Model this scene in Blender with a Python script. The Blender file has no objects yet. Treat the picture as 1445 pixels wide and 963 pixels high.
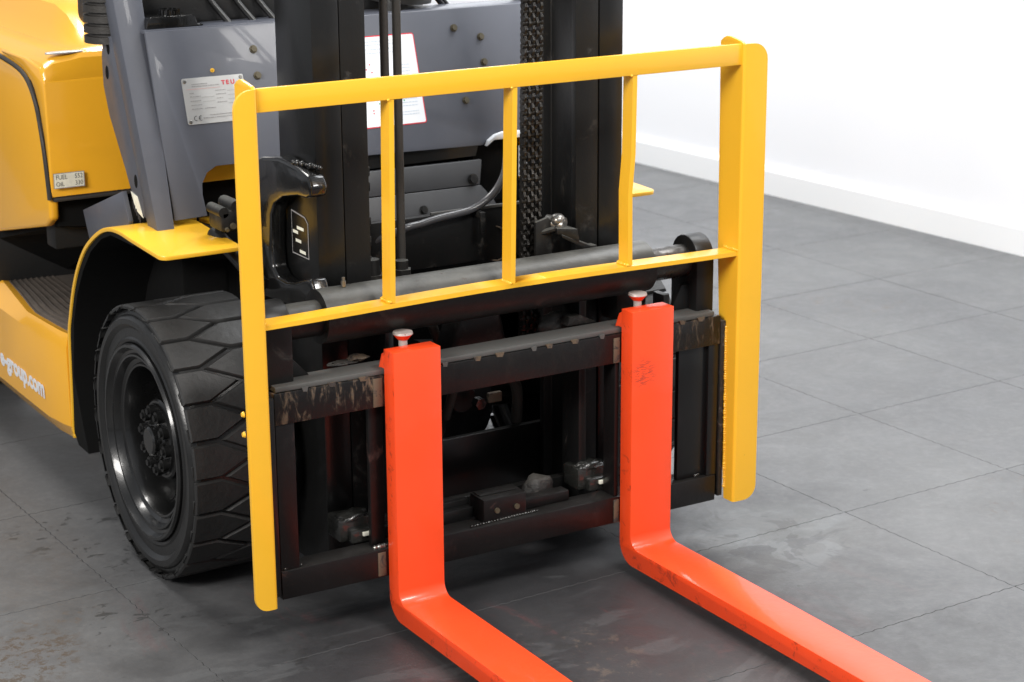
import bpy, bmesh, math, random
from mathutils import Vector, Matrix
random.seed(7)
R = math.radians
S = bpy.context.scene
COL = S.collection
FLOOR = -0.012          # height of the floor surface

# ------------------------------------------------------------------ camera
cd = bpy.data.cameras.new('camera'); cam = bpy.data.objects.new('camera', cd); COL.objects.link(cam)
cam.location = (-1.82364711, -3.18500438, 1.59052502)
cam.rotation_euler = (R(73.92445932), R(0.36615102), R(-31.09674593))
cd.sensor_width = 36; cd.lens = 2804.59 / 1445 * 36
cd.clip_start = .05; cd.clip_end = 60
cd.dof.use_dof = True; cd.dof.focus_distance = 3.75; cd.dof.aperture_fstop = 7.0
S.camera = cam

# ------------------------------------------------------------------ world, lamps, exposure
w = bpy.data.worlds.new('World'); S.world = w; w.use_nodes = True
bg = w.node_tree.nodes['Background']; bg.inputs[0].default_value = (.90, .94, 1, 1); bg.inputs[1].default_value = .38
def area(name, loc, target, size, power, size_y=None, col=(1, .97, .93)):
    l = bpy.data.lights.new(name, 'AREA'); l.energy = power; l.size = size; l.color = col
    if size_y: l.shape = 'RECTANGLE'; l.size_y = size_y
    o = bpy.data.objects.new(name, l); COL.objects.link(o); o.location = loc
    o.rotation_euler = (Vector(target) - Vector(loc)).to_track_quat('-Z', 'Y').to_euler()
    return o
area('unseen_area_light', (.6, -2.5, 3.4), (.2, 0, .7), 1.0, 100, .7)
area('unseen_area_light', (-3.7, -1.6, 2.7), (-.4, .5, .6), 1.6, 172, 1.0)  # added fill lamp for the left-facing bodywork, no known fixture
area('unseen_area_light', (1.9, .6, 3.5), (2.7, .9, .6), 1.6, 146, 2.6, (.965, .985, 1))
area('unseen_area_light', (2.0, 4.6, 3.5), (2.9, 4.8, .4), 1.6, 172, 2.6, (.965, .985, 1))
area('unseen_area_light', (-.9, 2.2, 3.5), (-.6, 1.4, .4), 1.2, 60, .5)  # unseen overhead lamp, turned up to brighten the rear yellow body
S.view_settings.view_transform = 'Standard'; S.view_settings.look = 'None'
S.view_settings.exposure = 0.1; S.view_settings.gamma = 1
S.render.engine = 'CYCLES'

# ------------------------------------------------------------------ materials
def mat(name, base, rough=.5, metal=0, coat=0, bump=0, bscale=60, var=0, vscale=4, chips=None, dust=None, spec=.5):
    """procedural surface: colour variation, fine relief, optional chipped patches and dust on top faces"""
    m = bpy.data.materials.new(name); m.use_nodes = True; nt = m.node_tree; N = nt.nodes; L = nt.links
    p = N['Principled BSDF']; tc = N.new('ShaderNodeTexCoord')
    p.inputs['Roughness'].default_value = rough; p.inputs['Metallic'].default_value = metal
    p.inputs['Coat Weight'].default_value = coat; p.inputs['Coat Roughness'].default_value = .06
    p.inputs['Specular IOR Level'].default_value = spec
    rgb = N.new('ShaderNodeRGB'); rgb.outputs[0].default_value = (*base, 1); cur = rgb.outputs[0]
    def noise(sc, det=5, ro=.6, dist=0, vec=None):
        n = N.new('ShaderNodeTexNoise'); n.inputs['Scale'].default_value = sc; n.inputs['Detail'].default_value = det
        n.inputs['Roughness'].default_value = ro; n.inputs['Distortion'].default_value = dist
        L.new(vec if vec else tc.outputs['Object'], n.inputs['Vector']); return n.outputs['Fac']
    def ramp(f, a, b, x=0, y=1):
        r = N.new('ShaderNodeMapRange'); r.interpolation_type = 'SMOOTHSTEP'; L.new(f, r.inputs[0])
        for i, v in enumerate((a, b, x, y)): r.inputs[i + 1].default_value = v
        return r.outputs[0]
    def mul(a, b):
        q = N.new('ShaderNodeMath'); q.operation = 'MULTIPLY'
        for i, v in enumerate((a, b)):
            if isinstance(v, (int, float)): q.inputs[i].default_value = v
            else: L.new(v, q.inputs[i])
        return q.outputs[0]
    def mix(f, a, col):
        x = N.new('ShaderNodeMix'); x.data_type = 'RGBA'; L.new(f, x.inputs['Factor']); L.new(a, x.inputs['A'])
        if isinstance(col, tuple): x.inputs['B'].default_value = (*col, 1)
        else: L.new(col, x.inputs['B'])
        return x.outputs['Result']
    if var:
        f = ramp(noise(vscale, 6, .65, .4), .35, .7, 0, 1)
        cur = mix(mul(f, var), cur, tuple(c * .45 for c in base))
    rr = None
    if dust:
        col, amt = dust
        g = N.new('ShaderNodeNewGeometry'); sx = N.new('ShaderNodeSeparateXYZ'); L.new(g.outputs['Normal'], sx.inputs[0])
        up = ramp(sx.outputs['Z'], .3, .95)
        f = mul(mul(up, ramp(noise(9, 6, .7), .25, .7, .35, 1)), amt)
        f2 = mul(ramp(noise(26, 8, .75), .52, .75), amt * .35)
        ad = N.new('ShaderNodeMath'); ad.operation = 'ADD'; ad.use_clamp = True; L.new(f, ad.inputs[0]); L.new(f2, ad.inputs[1])
        cur = mix(ad.outputs[0], cur, col)
        rr = ad.outputs[0]
    if chips:
        col, sc, thr, soft, xr = chips
        vec = None
        if name == 'worn_black_carriage':
            mq = N.new('ShaderNodeMapping'); mq.inputs['Scale'].default_value = (1.5, 1, .38); L.new(tc.outputs['Object'], mq.inputs[0]); vec = mq.outputs[0]
        f = ramp(noise(sc, 9, .72, .6, vec), thr, thr + soft)
        if xr is not None:
            sx = N.new('ShaderNodeSeparateXYZ'); L.new(tc.outputs['Object'], sx.inputs[0])
            ab = N.new('ShaderNodeMath'); ab.operation = 'ABSOLUTE'
            sb = N.new('ShaderNodeMath'); sb.operation = 'SUBTRACT'; L.new(sx.outputs['X'], sb.inputs[0]); sb.inputs[1].default_value = .09
            L.new(sb.outputs[0], ab.inputs[0]); f = mul(f, ramp(ab.outputs[0], xr, xr + .06, .05, 1))
        c2 = N.new('ShaderNodeValToRGB'); L.new(noise(sc * 2.3, 4), c2.inputs[0])
        c2.color_ramp.elements[0].position = .35; c2.color_ramp.elements[0].color = (*col, 1)
        c2.color_ramp.elements[1].position = .65; c2.color_ramp.elements[1].color = (*[min(1, v * .45 + .03) for v in col], 1)
        cur = mix(f, cur, c2.outputs[0]); rr = f
    if name == 'orange_fork_paint':
        mp = N.new('ShaderNodeMapping'); mp.inputs['Location'].default_value = (-.372, .0415, -.418); L.new(tc.outputs['Object'], mp.inputs[0])
        ln = N.new('ShaderNodeVectorMath'); ln.operation = 'LENGTH'; L.new(mp.outputs[0], ln.inputs[0])
        m2 = N.new('ShaderNodeMapping'); m2.inputs['Rotation'].default_value = (0, .6, 0); m2.inputs['Scale'].default_value = (1, 1, 5); L.new(tc.outputs['Object'], m2.inputs[0])
        sc_ = ramp(noise(70, 7, .75, .3, m2.outputs[0]), .47, .58)
        cur = mix(mul(mul(sc_, ramp(ln.outputs['Value'], .012, .042, 1, 0)), .75), cur, (.22, .03, .02))
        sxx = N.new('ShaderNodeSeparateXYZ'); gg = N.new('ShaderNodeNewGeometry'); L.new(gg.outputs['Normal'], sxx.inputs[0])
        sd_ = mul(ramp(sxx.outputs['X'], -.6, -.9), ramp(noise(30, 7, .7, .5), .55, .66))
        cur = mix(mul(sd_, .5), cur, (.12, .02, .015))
    L.new(cur, p.inputs['Base Color'])
    if rr:
        x = N.new('ShaderNodeMapRange'); L.new(rr, x.inputs[0]); x.inputs[3].default_value = rough; x.inputs[4].default_value = min(1, rough + .4)
        L.new(x.outputs[0], p.inputs['Roughness'])
    else:
        x = N.new('ShaderNodeMapRange'); L.new(noise(14, 4), x.inputs[0]); x.inputs[3].default_value = max(.02, rough * .8); x.inputs[4].default_value = rough * 1.25
        L.new(x.outputs[0], p.inputs['Roughness'])
    if bump:
        b = N.new('ShaderNodeBump'); b.inputs['Strength'].default_value = bump; b.inputs['Distance'].default_value = .002
        L.new(noise(bscale, 4), b.inputs['Height']); L.new(b.outputs[0], p.inputs['Normal'])
    return m

YEL = mat('yellow_paint', (.90, .49, .028), .30, coat=.35, bump=.14, bscale=30, var=.06, vscale=5, chips=((.42, .24, .03), 34, .72, .05, None))
YELP = mat('yellow_plastic_panel', (.88, .43, .024), .24, coat=.6, bump=.03, bscale=14, var=.0, vscale=3)
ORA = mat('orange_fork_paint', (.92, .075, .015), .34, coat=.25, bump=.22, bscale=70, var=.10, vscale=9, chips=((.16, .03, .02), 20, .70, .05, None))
GRY = mat('grey_cab_paint', (.088, .094, .115), .42, coat=.08, bump=.06, bscale=40, var=.22, vscale=5)
GRY2 = mat('dusty_grey_panel', (.040, .041, .044), .5, bump=.1, bscale=40, var=.2, vscale=6)
BLK = mat('black_mast_paint', (.006, .006, .006), .30, coat=.08, bump=.12, bscale=50, var=.2, dust=((.05, .047, .042), .18), spec=.5)
BLKM = mat('black_mast_scuffed', (.008, .008, .008), .42, bump=.2, bscale=90, chips=((.05, .043, .036), 13, .58, .12, None), spec=.35)
GLO = mat('glossy_black_casting', (.005, .005, .005), .22, coat=.5, bump=.6, bscale=34)
WORN = mat('worn_black_carriage', (.007, .0065, .0065), .36, spec=.35, bump=.4, bscale=80, chips=((.15, .10, .06), 46, .50, .16, .24))
WORN2 = mat('dull_black_carriage', (.007, .0058, .0058), .36, bump=.3, bscale=70, chips=((.06, .02, .014), 12, .58, .14, None), dust=((.05, .05, .047), .35), spec=.35)
TOPG = mat('bare_steel_edge', (.10, .10, .095), .55, metal=.2, bump=.4, bscale=60, chips=((.20, .11, .06), 25, .6, .08, .2))
DIRT = mat('greasy_black', (.013, .012, .011), .55, bump=1, bscale=110, dust=((.085, .08, .07), .7), chips=((.07, .06, .05), 60, .55, .1, None))
GREASE = mat('grease', (.02, .02, .018), .14, coat=.6, bump=1, bscale=130)
CYLM = mat('cylinder_paint', (.012, .0115, .011), .42, spec=.35, bump=.3, bscale=60, dust=((.11, .11, .10), .9), chips=((.05, .028, .022), 15, .6, .1, None))
STEEL = mat('dull_steel', (.30, .29, .27), .32, metal=.9, bump=.4, bscale=60, chips=((.2, .15, .1), 30, .58, .1, None))
TAN = mat('worn_tan_steel', (.11, .080, .052), .6, bump=.4, bscale=80, chips=((.04, .03, .025), 40, .50, .1, None))
RUB = mat('tyre_rubber', (.017, .017, .017), .55, bump=.8, bscale=70, var=.5, vscale=22, chips=((.05, .05, .047), 34, .62, .1, None), dust=((.06, .059, .056), .28))
GRV = mat('dusty_tyre_groove', (.42, .40, .36), .9, bump=.4, bscale=160, var=.5, vscale=20)
SIDE = mat('tyre_sidewall', (.011, .011, .011), .30, bump=.2, bscale=120, var=.2)
RIM = mat('black_rim_paint', (.006, .006, .006), .25, coat=.3, bump=.2, bscale=40)
PLA = mat('black_plastic', (.018, .018, .018), .40, bump=.3, bscale=200, dust=((.06, .055, .05), .4))
MAT_ = mat('step_rubber', (.022, .021, .02), .6, bump=.3, bscale=120, dust=((.15, .12, .095), .8))
DARK = mat('under_frame_black', (.005, .005, .005), .85, bump=.3, spec=.15)
HOSE = mat('rubber_hose', (.028, .025, .022), .55, bump=.5, bscale=120)
GHOSE = mat('grey_hose', (.07, .07, .075), .28, coat=.3, bump=.15)
PLATE = mat('aluminium_plate', (.56, .56, .55), .34, metal=.55, var=.08)
WHITE = mat('white_vinyl', (.80, .82, .85), .35)
CREAM = mat('cream_label', (.88, .87, .74), .5, var=.3, vscale=60)
RED = mat('red_print', (.62, .02, .04), .45)
GREEN = mat('green_print', (.03, .4, .15), .5)
BLUEP = mat('pale_print', (.52, .60, .68), .5)
INK = mat('dark_print', (.05, .05, .055), .5)
INKG = mat('grey_print', (.30, .29, .29), .5)
PINKP = mat('faded_red_print', (.65, .35, .33), .5)
BRASS = mat('old_bolt', (.10, .085, .055), .5, metal=.4, bump=.4)
WALLM = mat('white_wall_paint', (.86, .87, .90), .6, bump=.05, bscale=40)
SKIRT = mat('white_skirting_gloss', (.88, .89, .90), .35)
RODM = mat('greasy_rod_steel', (.07, .065, .06), .25, metal=.8, bump=.3, chips=((.04, .035, .03), 20, .45, .2, None))
SUBF = mat('dusty_sub_floor', (.022, .022, .022), .9)
PLA2 = mat('black_moulding', (.010, .010, .010), .55, bump=.2, bscale=150, spec=.3)
RIBM = mat('worn_step_rib', (.085, .068, .055), .6, bump=.4, bscale=150, var=.6, vscale=40)
RFORK = mat('pin_red_steel', (.55, .5, .46), .4, metal=.3, chips=((.5, .08, .04), 60, .62, .05, None))

def floor_material():
    m = bpy.data.materials.new('rubber_floor_tile'); m.use_nodes = True; nt = m.node_tree; N = nt.nodes; L = nt.links
    p = N['Principled BSDF']; g = N.new('ShaderNodeNewGeometry'); P = g.outputs['Position']
    def noise(sc, det=6, ro=.6, dist=0, st=None):
        n = N.new('ShaderNodeTexNoise'); n.inputs['Scale'].default_value = sc; n.inputs['Detail'].default_value = det
        n.inputs['Roughness'].default_value = ro; n.inputs['Distortion'].default_value = dist
        v = P
        if st:
            mp = N.new('ShaderNodeMapping'); mp.inputs['Scale'].default_value = st[0]; mp.inputs['Rotation'].default_value = (0, 0, st[1]); L.new(P, mp.inputs[0]); v = mp.outputs[0]
        L.new(v, n.inputs['Vector']); return n.outputs['Fac']
    def mr(f, a, b, x, y):
        r = N.new('ShaderNodeMapRange'); r.interpolation_type = 'SMOOTHSTEP'; L.new(f, r.inputs[0])
        for i, v in enumerate((a, b, x, y)): r.inputs[i + 1].default_value = v
        return r.outputs[0]
    def math_(op, a, b):
        q = N.new('ShaderNodeMath'); q.operation = op
        for i, v in enumerate((a, b)):
            if isinstance(v, (int, float)): q.inputs[i].default_value = v
            else: L.new(v, q.inputs[i])
        return q.outputs[0]
    def mix(f, a, b):
        x = N.new('ShaderNodeMix'); x.data_type = 'RGBA'
        L.new(f, x.inputs['Factor'])
        for k, v in (('A', a), ('B', b)):
            if isinstance(v, tuple): x.inputs[k].default_value = (*v, 1)
            else: L.new(v, x.inputs[k])
        return x.outputs['Result']
    oi = N.new('ShaderNodeObjectInfo')
    base = mix(mr(noise(1.3, 5, .6, .5), .3, .7, 0, 1), (.096, .098, .102), (.124, .126, .128))
    base = mix(mr(noise(7, 8, .7, .3), .35, .75, 0, .45), base, (.095, .095, .096))
    base = mix(mr(noise(60, 5, .7), .4, .8, 0, .35), base, (.19, .19, .19))
    base = mix(mr(noise(85, 4, .6), .66, .72, 0, .45), base, (.05, .05, .05))
    # a dirty, oily area where the truck has stood, with its shade painted in
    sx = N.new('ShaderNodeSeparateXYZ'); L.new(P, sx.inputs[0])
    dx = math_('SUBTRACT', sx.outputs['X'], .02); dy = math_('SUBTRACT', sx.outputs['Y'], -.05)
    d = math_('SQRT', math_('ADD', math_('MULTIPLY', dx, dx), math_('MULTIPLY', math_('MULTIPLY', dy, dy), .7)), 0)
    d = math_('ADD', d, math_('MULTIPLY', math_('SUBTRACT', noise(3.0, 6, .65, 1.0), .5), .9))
    oil_shade = mr(d, .28, 1.12, 1, 0)
    base = mix(math_('MULTIPLY', oil_shade, .86), base, (.019, .019, .021))
    # pale dried puddle marks
    pud = mr(noise(2.2, 7, .62, 1.6, ((1, 1.6, 1), .6)), .55, .60, 0, 1)
    base = mix(math_('MULTIPLY', pud, math_('MULTIPLY', mr(d, .5, 1.3, .13, 0), 1)), base, (.17, .178, .182))
    # small dark drips and brown scuffs
    drip = mr(noise(16, 3, .5, .3, ((1, 2.2, 1), .2)), .73, .75, 0, 1)
    drip = math_('MULTIPLY', drip, mr(noise(1.7, 3), .48, .58, 0, .75))
    base = mix(drip, base, (.035, .034, .034))
    br = mr(noise(30, 9, .78, .5), .56, .62, 0, 1)
    br = math_('MULTIPLY', br, mr(noise(1.05, 2, .5), .60, .70, 0, .8))
    base = mix(br, base, (.10, .078, .062))
    red = math_('MULTIPLY', mr(noise(9, 6, .7, .6, ((1, .35, 1), -.5)), .55, .68, 0, .5), mr(noise(1.4, 2), .5, .6, 0, 1))
    base = mix(math_('MULTIPLY', red, oil_shade), base, (.12, .045, .045))
    def spot(cx, cy, r, ky=1.0):       # a stain with its own place on the floor, ragged edge
        ex = math_('SUBTRACT', sx.outputs['X'], cx); ey = math_('MULTIPLY', math_('SUBTRACT', sx.outputs['Y'], cy), ky)
        q = math_('SQRT', math_('ADD', math_('MULTIPLY', ex, ex), math_('MULTIPLY', ey, ey)), 0)
        return mr(math_('ADD', q, math_('MULTIPLY', math_('SUBTRACT', noise(5, 5, .6), .5), r * .8)), r * .55, r * 1.1, 1, 0)
    speck = mr(noise(38, 9, .8, .4), .50, .56, 0, 1)
    base = mix(math_('MULTIPLY', speck, spot(-.88, .23, .17)), base, (.075, .058, .045))
    blot = mr(noise(24, 4, .55, .5, ((1, 1.8, 1), .3)), .60, .63, 0, 1)
    for cx, cy, r in ((-.55, .80, .16), (-.52, .60, .12), (-.60, .30, .14), (-.35, -.06, .12), (.10, -.22, .22)):
        base = mix(math_('MULTIPLY', math_('MULTIPLY', blot, spot(cx, cy, r)), .8), base, (.03, .03, .03))
    wet = mr(noise(6, 6, .6, 1.2), .47, .51, 0, 1)
    base = mix(math_('MULTIPLY', math_('MULTIPLY', wet, spot(.74, -.02, .22)), .26), base, (.225, .238, .240))
    damp = mr(noise(7, 6, .62, 1.4), .48, .56, 0, 1)
    base = mix(math_('MULTIPLY', math_('MULTIPLY', damp, spot(.72, -.03, .28)), .35), base, (.07, .068, .065))
    rnd = N.new('ShaderNodeMapRange'); L.new(oi.outputs['Random'], rnd.inputs[0]); rnd.inputs[3].default_value = .985; rnd.inputs[4].default_value = 1.015
    hv = N.new('ShaderNodeHueSaturation'); L.new(base, hv.inputs['Color']); L.new(rnd.outputs[0], hv.inputs['Value'])
    L.new(hv.outputs[0], p.inputs['Base Color'])
    L.new(mr(noise(5, 6, .7, .5), .3, .7, .42, .68), p.inputs['Roughness']); p.inputs['Specular IOR Level'].default_value = .45
    b = N.new('ShaderNodeBump'); b.inputs['Strength'].default_value = .35; b.inputs['Distance'].default_value = .0012
    L.new(math_('ADD', noise(150, 4, .7), math_('MULTIPLY', noise(12, 4), 1.5)), b.inputs['Height']); L.new(b.outputs[0], p.inputs['Normal'])
    return m
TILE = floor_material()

# ------------------------------------------------------------------ mesh builder
class B:
    def __init__(s): s.bm = bmesh.new()
    def faces(s, vs, fs):
        v = [s.bm.verts.new(p) for p in vs]
        for f in fs: s.bm.faces.new([v[i] for i in f])
        return v
    def hexa(s, p, bev=0, seg=2):
        t = bmesh.new(); v = [t.verts.new(q) for q in p]
        for f in ((3, 2, 1, 0), (4, 5, 6, 7), (0, 1, 5, 4), (1, 2, 6, 5), (2, 3, 7, 6), (3, 0, 4, 7)): t.faces.new([v[i] for i in f])
        s._merge(t, bev, seg); return s
    def box(s, x0, x1, y0, y1, z0, z1, bev=0, seg=2):
        return s.hexa([(x0, y0, z0), (x1, y0, z0), (x1, y1, z0), (x0, y1, z0), (x0, y0, z1), (x1, y0, z1), (x1, y1, z1), (x0, y1, z1)], bev, seg)
    def prism(s, pts, axis, a, b, bev=0, seg=2, shift=None):
        """outline in the two other axes, swept along axis from a to b"""
        t = bmesh.new()
        def P(u, v, k):
            q = {'x': (k, u, v), 'y': (u, k, v), 'z': (u, v, k)}[axis]
            return tuple(q)
        A = [t.verts.new(P(u, v, a)) for u, v in pts]; Bv = [t.verts.new(P(u, v, b)) for u, v in pts]
        if shift:
            for q in Bv: q.co += Vector(shift)
        t.faces.new(A[::-1]); t.faces.new(Bv); n = len(pts)
        for i in range(n): t.faces.new((A[i], A[(i + 1) % n], Bv[(i + 1) % n], Bv[i]))
        s._merge(t, bev, seg); return s
    def _merge(s, t, bev, seg):
        bmesh.ops.recalc_face_normals(t, faces=t.faces)
        if bev:
            es = [e for e in t.edges if len(e.link_faces) == 2 and e.calc_face_angle(0) > R(28)]
            bmesh.ops.bevel(t, geom=es, offset=bev, segments=seg, profile=.5, affect='EDGES', clamp_overlap=True)
        me = bpy.data.meshes.new('t'); t.to_mesh(me); t.free(); s.bm.from_mesh(me); bpy.data.meshes.remove(me)
    def cyl(s, p0, p1, r, n=20, r2=None, bev=0):
        p0 = Vector(p0); p1 = Vector(p1); d = p1 - p0; q = d.to_track_quat('Z', 'Y').to_matrix()
        t = bmesh.new(); r2 = r if r2 is None else r2
        A = [t.verts.new(p0 + q @ Vector((r * math.cos(2 * math.pi * i / n), r * math.sin(2 * math.pi * i / n), 0))) for i in range(n)]
        C = [t.verts.new(p1 + q @ Vector((r2 * math.cos(2 * math.pi * i / n), r2 * math.sin(2 * math.pi * i / n), 0))) for i in range(n)]
        t.faces.new(A[::-1]); t.faces.new(C)
        for i in range(n): t.faces.new((A[i], A[(i + 1) % n], C[(i + 1) % n], C[i]))
        if bev:
            es = [e for f in (t.faces[0], t.faces[1]) for e in f.edges] if False else [e for e in t.edges if e.calc_face_angle(0) > R(60)]
            bmesh.ops.bevel(t, geom=es, offset=bev, segments=2, profile=.5, affect='EDGES')
        s._merge(t, 0, 0); return s
    def tube(s, path, r, n=12, sub=6):
        P = [Vector(p) for p in path]; pts = []
        for i in range(len(P) - 1):
            a = P[max(i - 1, 0)]; b = P[i]; c = P[i + 1]; d = P[min(i + 2, len(P) - 1)]
            for k in range(sub):
                t = k / sub
                pts.append(.5 * ((2 * b) + (c - a) * t + (2 * a - 5 * b + 4 * c - d) * t * t + (3 * b - a - 3 * c + d) * t ** 3))
        pts.append(P[-1]); rings = []; up = Vector((.3, .2, 1)).normalized()
        for i, p in enumerate(pts):
            d = (pts[min(i + 1, len(pts) - 1)] - pts[max(i - 1, 0)]).normalized()
            u = d.cross(up)
            if u.length < 1e-3: u = d.cross(Vector((1, 0, 0)))
            u.normalize(); v = d.cross(u)
            rings.append([s.bm.verts.new(p + r * (math.cos(2 * math.pi * k / n) * u + math.sin(2 * math.pi * k / n) * v)) for k in range(n)])
        for a, b in zip(rings, rings[1:]):
            for k in range(n): s.bm.faces.new((a[k], a[(k + 1) % n], b[(k + 1) % n], b[k]))
        s.bm.faces.new(rings[0][::-1]); s.bm.faces.new(rings[-1]); return s
    def lathe_x(s, prof, n=64, cap=False):
        """prof: (radius, x) pairs turned about the X axis"""
        rings = [[s.bm.verts.new((x, r * math.sin(2 * math.pi * k / n), r * math.cos(2 * math.pi * k / n))) for k in range(n)] for r, x in prof]
        for a, b in zip(rings, rings[1:]):
            for k in range(n): s.bm.faces.new((a[k], a[(k + 1) % n], b[(k + 1) % n], b[k]))
        if cap: s.bm.faces.new(rings[-1]); s.bm.faces.new(rings[0][::-1])
        return s
    def done(s, name, m, parent=None, loc=(0, 0, 0), rot=(0, 0, 0), sharp=38, recalc=True):
        if recalc: bmesh.ops.recalc_face_normals(s.bm, faces=s.bm.faces)
        me = bpy.data.meshes.new(name); s.bm.to_mesh(me); s.bm.free()
        for p in me.polygons: p.use_smooth = True
        me.set_sharp_from_angle(angle=R(sharp))
        for mm in (m if isinstance(m, (list, tuple)) else [m]): me.materials.append(mm)
        o = bpy.data.objects.new(name, me); COL.objects.link(o); o.location = loc; o.rotation_euler = rot
        if parent is not None: o.parent = parent
        return o
def copy_part(o, parent, loc=None, rot=None):
    c = o.copy(); COL.objects.link(c); c.parent = parent
    if loc is not None: c.location = loc
    if rot is not None: c.rotation_euler = rot
    return c
def label(o, text): o['label'] = text; return o

# ------------------------------------------------------------------ floor of interlocking tiles
fl = B().box(-5, 9, -6, 12, -.5, FLOOR - .0030).done('floor', SUBF); fl['kind'] = 'structure'
PX, PY, ROT = .508, .506, R(2.0)
def wob(t, ph):            # interlocking edge, periodic over one tile
    return (.0013) * math.sin(2 * math.pi * (t * 16 + ph)) + (.0008) * math.sin(2 * math.pi * (t * 37 + ph))
def edge_pts(n=56):
    o = []; g = .0002
    for i in range(n): t = i / n; o.append((t * PX, wob(t, .1) + g))
    for i in range(n): t = i / n; o.append((PX + wob(t, .4) - g, t * PY))
    for i in range(n, 0, -1): t = i / n; o.append((t * PX, PY + wob(t, .1) - g))
    for i in range(n, 0, -1): t = i / n; o.append((wob(t, .4) + g, t * PY))
    return o
def tile_mesh(n):
    tb = B(); pts = edge_pts(n); cx, cy = PX / 2, PY / 2
    inn = [(cx + (x - cx) * .9968, cy + (y - cy) * .9968) for x, y in pts]
    k = len(pts)
    lo = [tb.bm.verts.new((x, y, -.0028)) for x, y in pts]; md = [tb.bm.verts.new((x, y, -.0012)) for x, y in pts]; up = [tb.bm.verts.new((x, y, 0)) for x, y in inn]
    for i in range(k):
        j = (i + 1) % k
        tb.bm.faces.new((lo[i], lo[j], md[j], md[i])); tb.bm.faces.new((md[i], md[j], up[j], up[i]))
    tb.bm.faces.new(up); return tb
EDGE = mat('dirty_tile_edge', (.070, .071, .072), .9, spec=.1)
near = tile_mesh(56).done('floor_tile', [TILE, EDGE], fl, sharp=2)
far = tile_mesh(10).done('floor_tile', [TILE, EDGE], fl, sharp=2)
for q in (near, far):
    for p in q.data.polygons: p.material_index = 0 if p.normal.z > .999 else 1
GX, GY = 1.935, 1.048        # a tile corner found in the photograph
u = Vector((math.cos(ROT), math.sin(ROT), 0)); v = Vector((-math.sin(ROT), math.cos(ROT), 0))
first = {'n': near, 'f': far}
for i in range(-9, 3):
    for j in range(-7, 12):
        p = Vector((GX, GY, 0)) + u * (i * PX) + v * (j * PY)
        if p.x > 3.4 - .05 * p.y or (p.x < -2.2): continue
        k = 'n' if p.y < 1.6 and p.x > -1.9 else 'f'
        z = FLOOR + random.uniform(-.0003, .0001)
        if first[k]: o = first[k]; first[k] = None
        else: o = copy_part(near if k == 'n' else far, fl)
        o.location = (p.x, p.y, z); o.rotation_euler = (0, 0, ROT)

# ------------------------------------------------------------------ wall with its skirting
WR = math.atan2(.151, 2.094)
wall = B().box(0, .15, -9, 9, 0, 3.6).done('wall', WALLM, loc=(2.985, 2.58, FLOOR), rot=(0, 0, WR)); wall['kind'] = 'structure'
B().prism([(0, .0), (-.022, .0), (-.022, .092), (-.012, .106), (0, .108)], 'y', -9, 9).done('skirting_board', SKIRT, wall, sharp=20)

# ------------------------------------------------------------------ the forklift
truck = bpy.data.objects.new('forklift', None); COL.objects.link(truck)
truck.location = (.09, .8, FLOOR)
label(truck, 'yellow forklift truck with black mast, orange forks and yellow load backrest')
truck['category'] = 'forklift'
def part(b, name, m, parent=None, sharp=38):
    """parts are modelled in world coordinates, hung under the truck or one of its parts"""
    o = b.done(name, m, None, sharp=sharp)
    attach(o, parent); return o
def world_of(o):
    m = Matrix.LocRotScale(o.location, o.rotation_euler, o.scale)
    return world_of(o.parent) @ o.matrix_parent_inverse @ m if o.parent else m
def attach(o, parent=None):
    parent = parent or truck
    o.parent = parent; o.matrix_parent_inverse = world_of(parent).inverted()

# ---- load backrest
YF = -.030
lb = part(B().box(-.441, .616, YF, YF + .010, 1.0195, 1.0615, .0015), 'load_backrest', YEL)
def arc(cx, cy, r, a0, a1, n=7): return [(cx + r * math.cos(R(a0 + (a1 - a0) * i / n)), cy + r * math.sin(R(a0 + (a1 - a0) * i / n))) for i in range(n + 1)]
def upright(xi, xo, s, zb, zt, rt, rb, yback):
    """folded angle: front flange from the bend xi out to xo, side plate running back from the bend"""
    o = B(); y0 = YF - .008; th = .0075; rows = []
    zs = [zb + rb * (1 - math.cos(R(a))) for a in range(0, 91, 15)] + [.30, .62] + [zt - rt + rt * math.sin(R(a)) for a in range(0, 91, 15)]
    for z in zs:
        x = xo
        if z < zb + rb: x = xo - s * (rb - math.sqrt(max(0, rb * rb - (zb + rb - z) ** 2)))
        if z > zt - rt: x = xo - s * (rt - math.sqrt(max(0, rt * rt - (z - zt + rt) ** 2)))
        yb = yback(z); r = .0065
        pts = [(x, y0)]
        for a in range(0, 91, 18): pts.append((xi + s * r - s * r * math.sin(R(a)), y0 + r - r * math.cos(R(a))))
        pts += [(xi, yb), (xi + s * th, yb), (xi + s * th, y0 + th), (x, y0 + th)]
        rows.append([o.bm.verts.new((px, py, z)) for px, py in pts])
    n = len(rows[0])
    for a, b in zip(rows, rows[1:]):
        for i in range(n): o.bm.faces.new((a[i], a[(i + 1) % n], b[(i + 1) % n], b[i]))
    o.bm.faces.new(rows[0]); o.bm.faces.new(rows[-1])
    yt = yback(zt)
    o.prism([(y0 + .004, zt - .001), (y0 + .010, zt + .004), (yt - .028, zt + .011), (yt - .020, zt + .011), (yt - .008, zt + .006), (yt, zt - .001)], 'x', min(xi, xi + s * th), max(xi, xi + s * th), .001)
    return part(o, 'upright', YEL, lb, sharp=50)
ul = upright(-.4425, -.487, -1, .094, 1.0615, .034, .026, lambda z: .042 - .026 * max(0, (.62 - z) / .52))
ur = upright(.6095, .669, 1, .093, 1.0615, .034, .030, lambda z: .040 - .008 * max(0, (1.0 - z) / .5) - (.030 * max(0, (.50 - z) / .40)))
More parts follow.
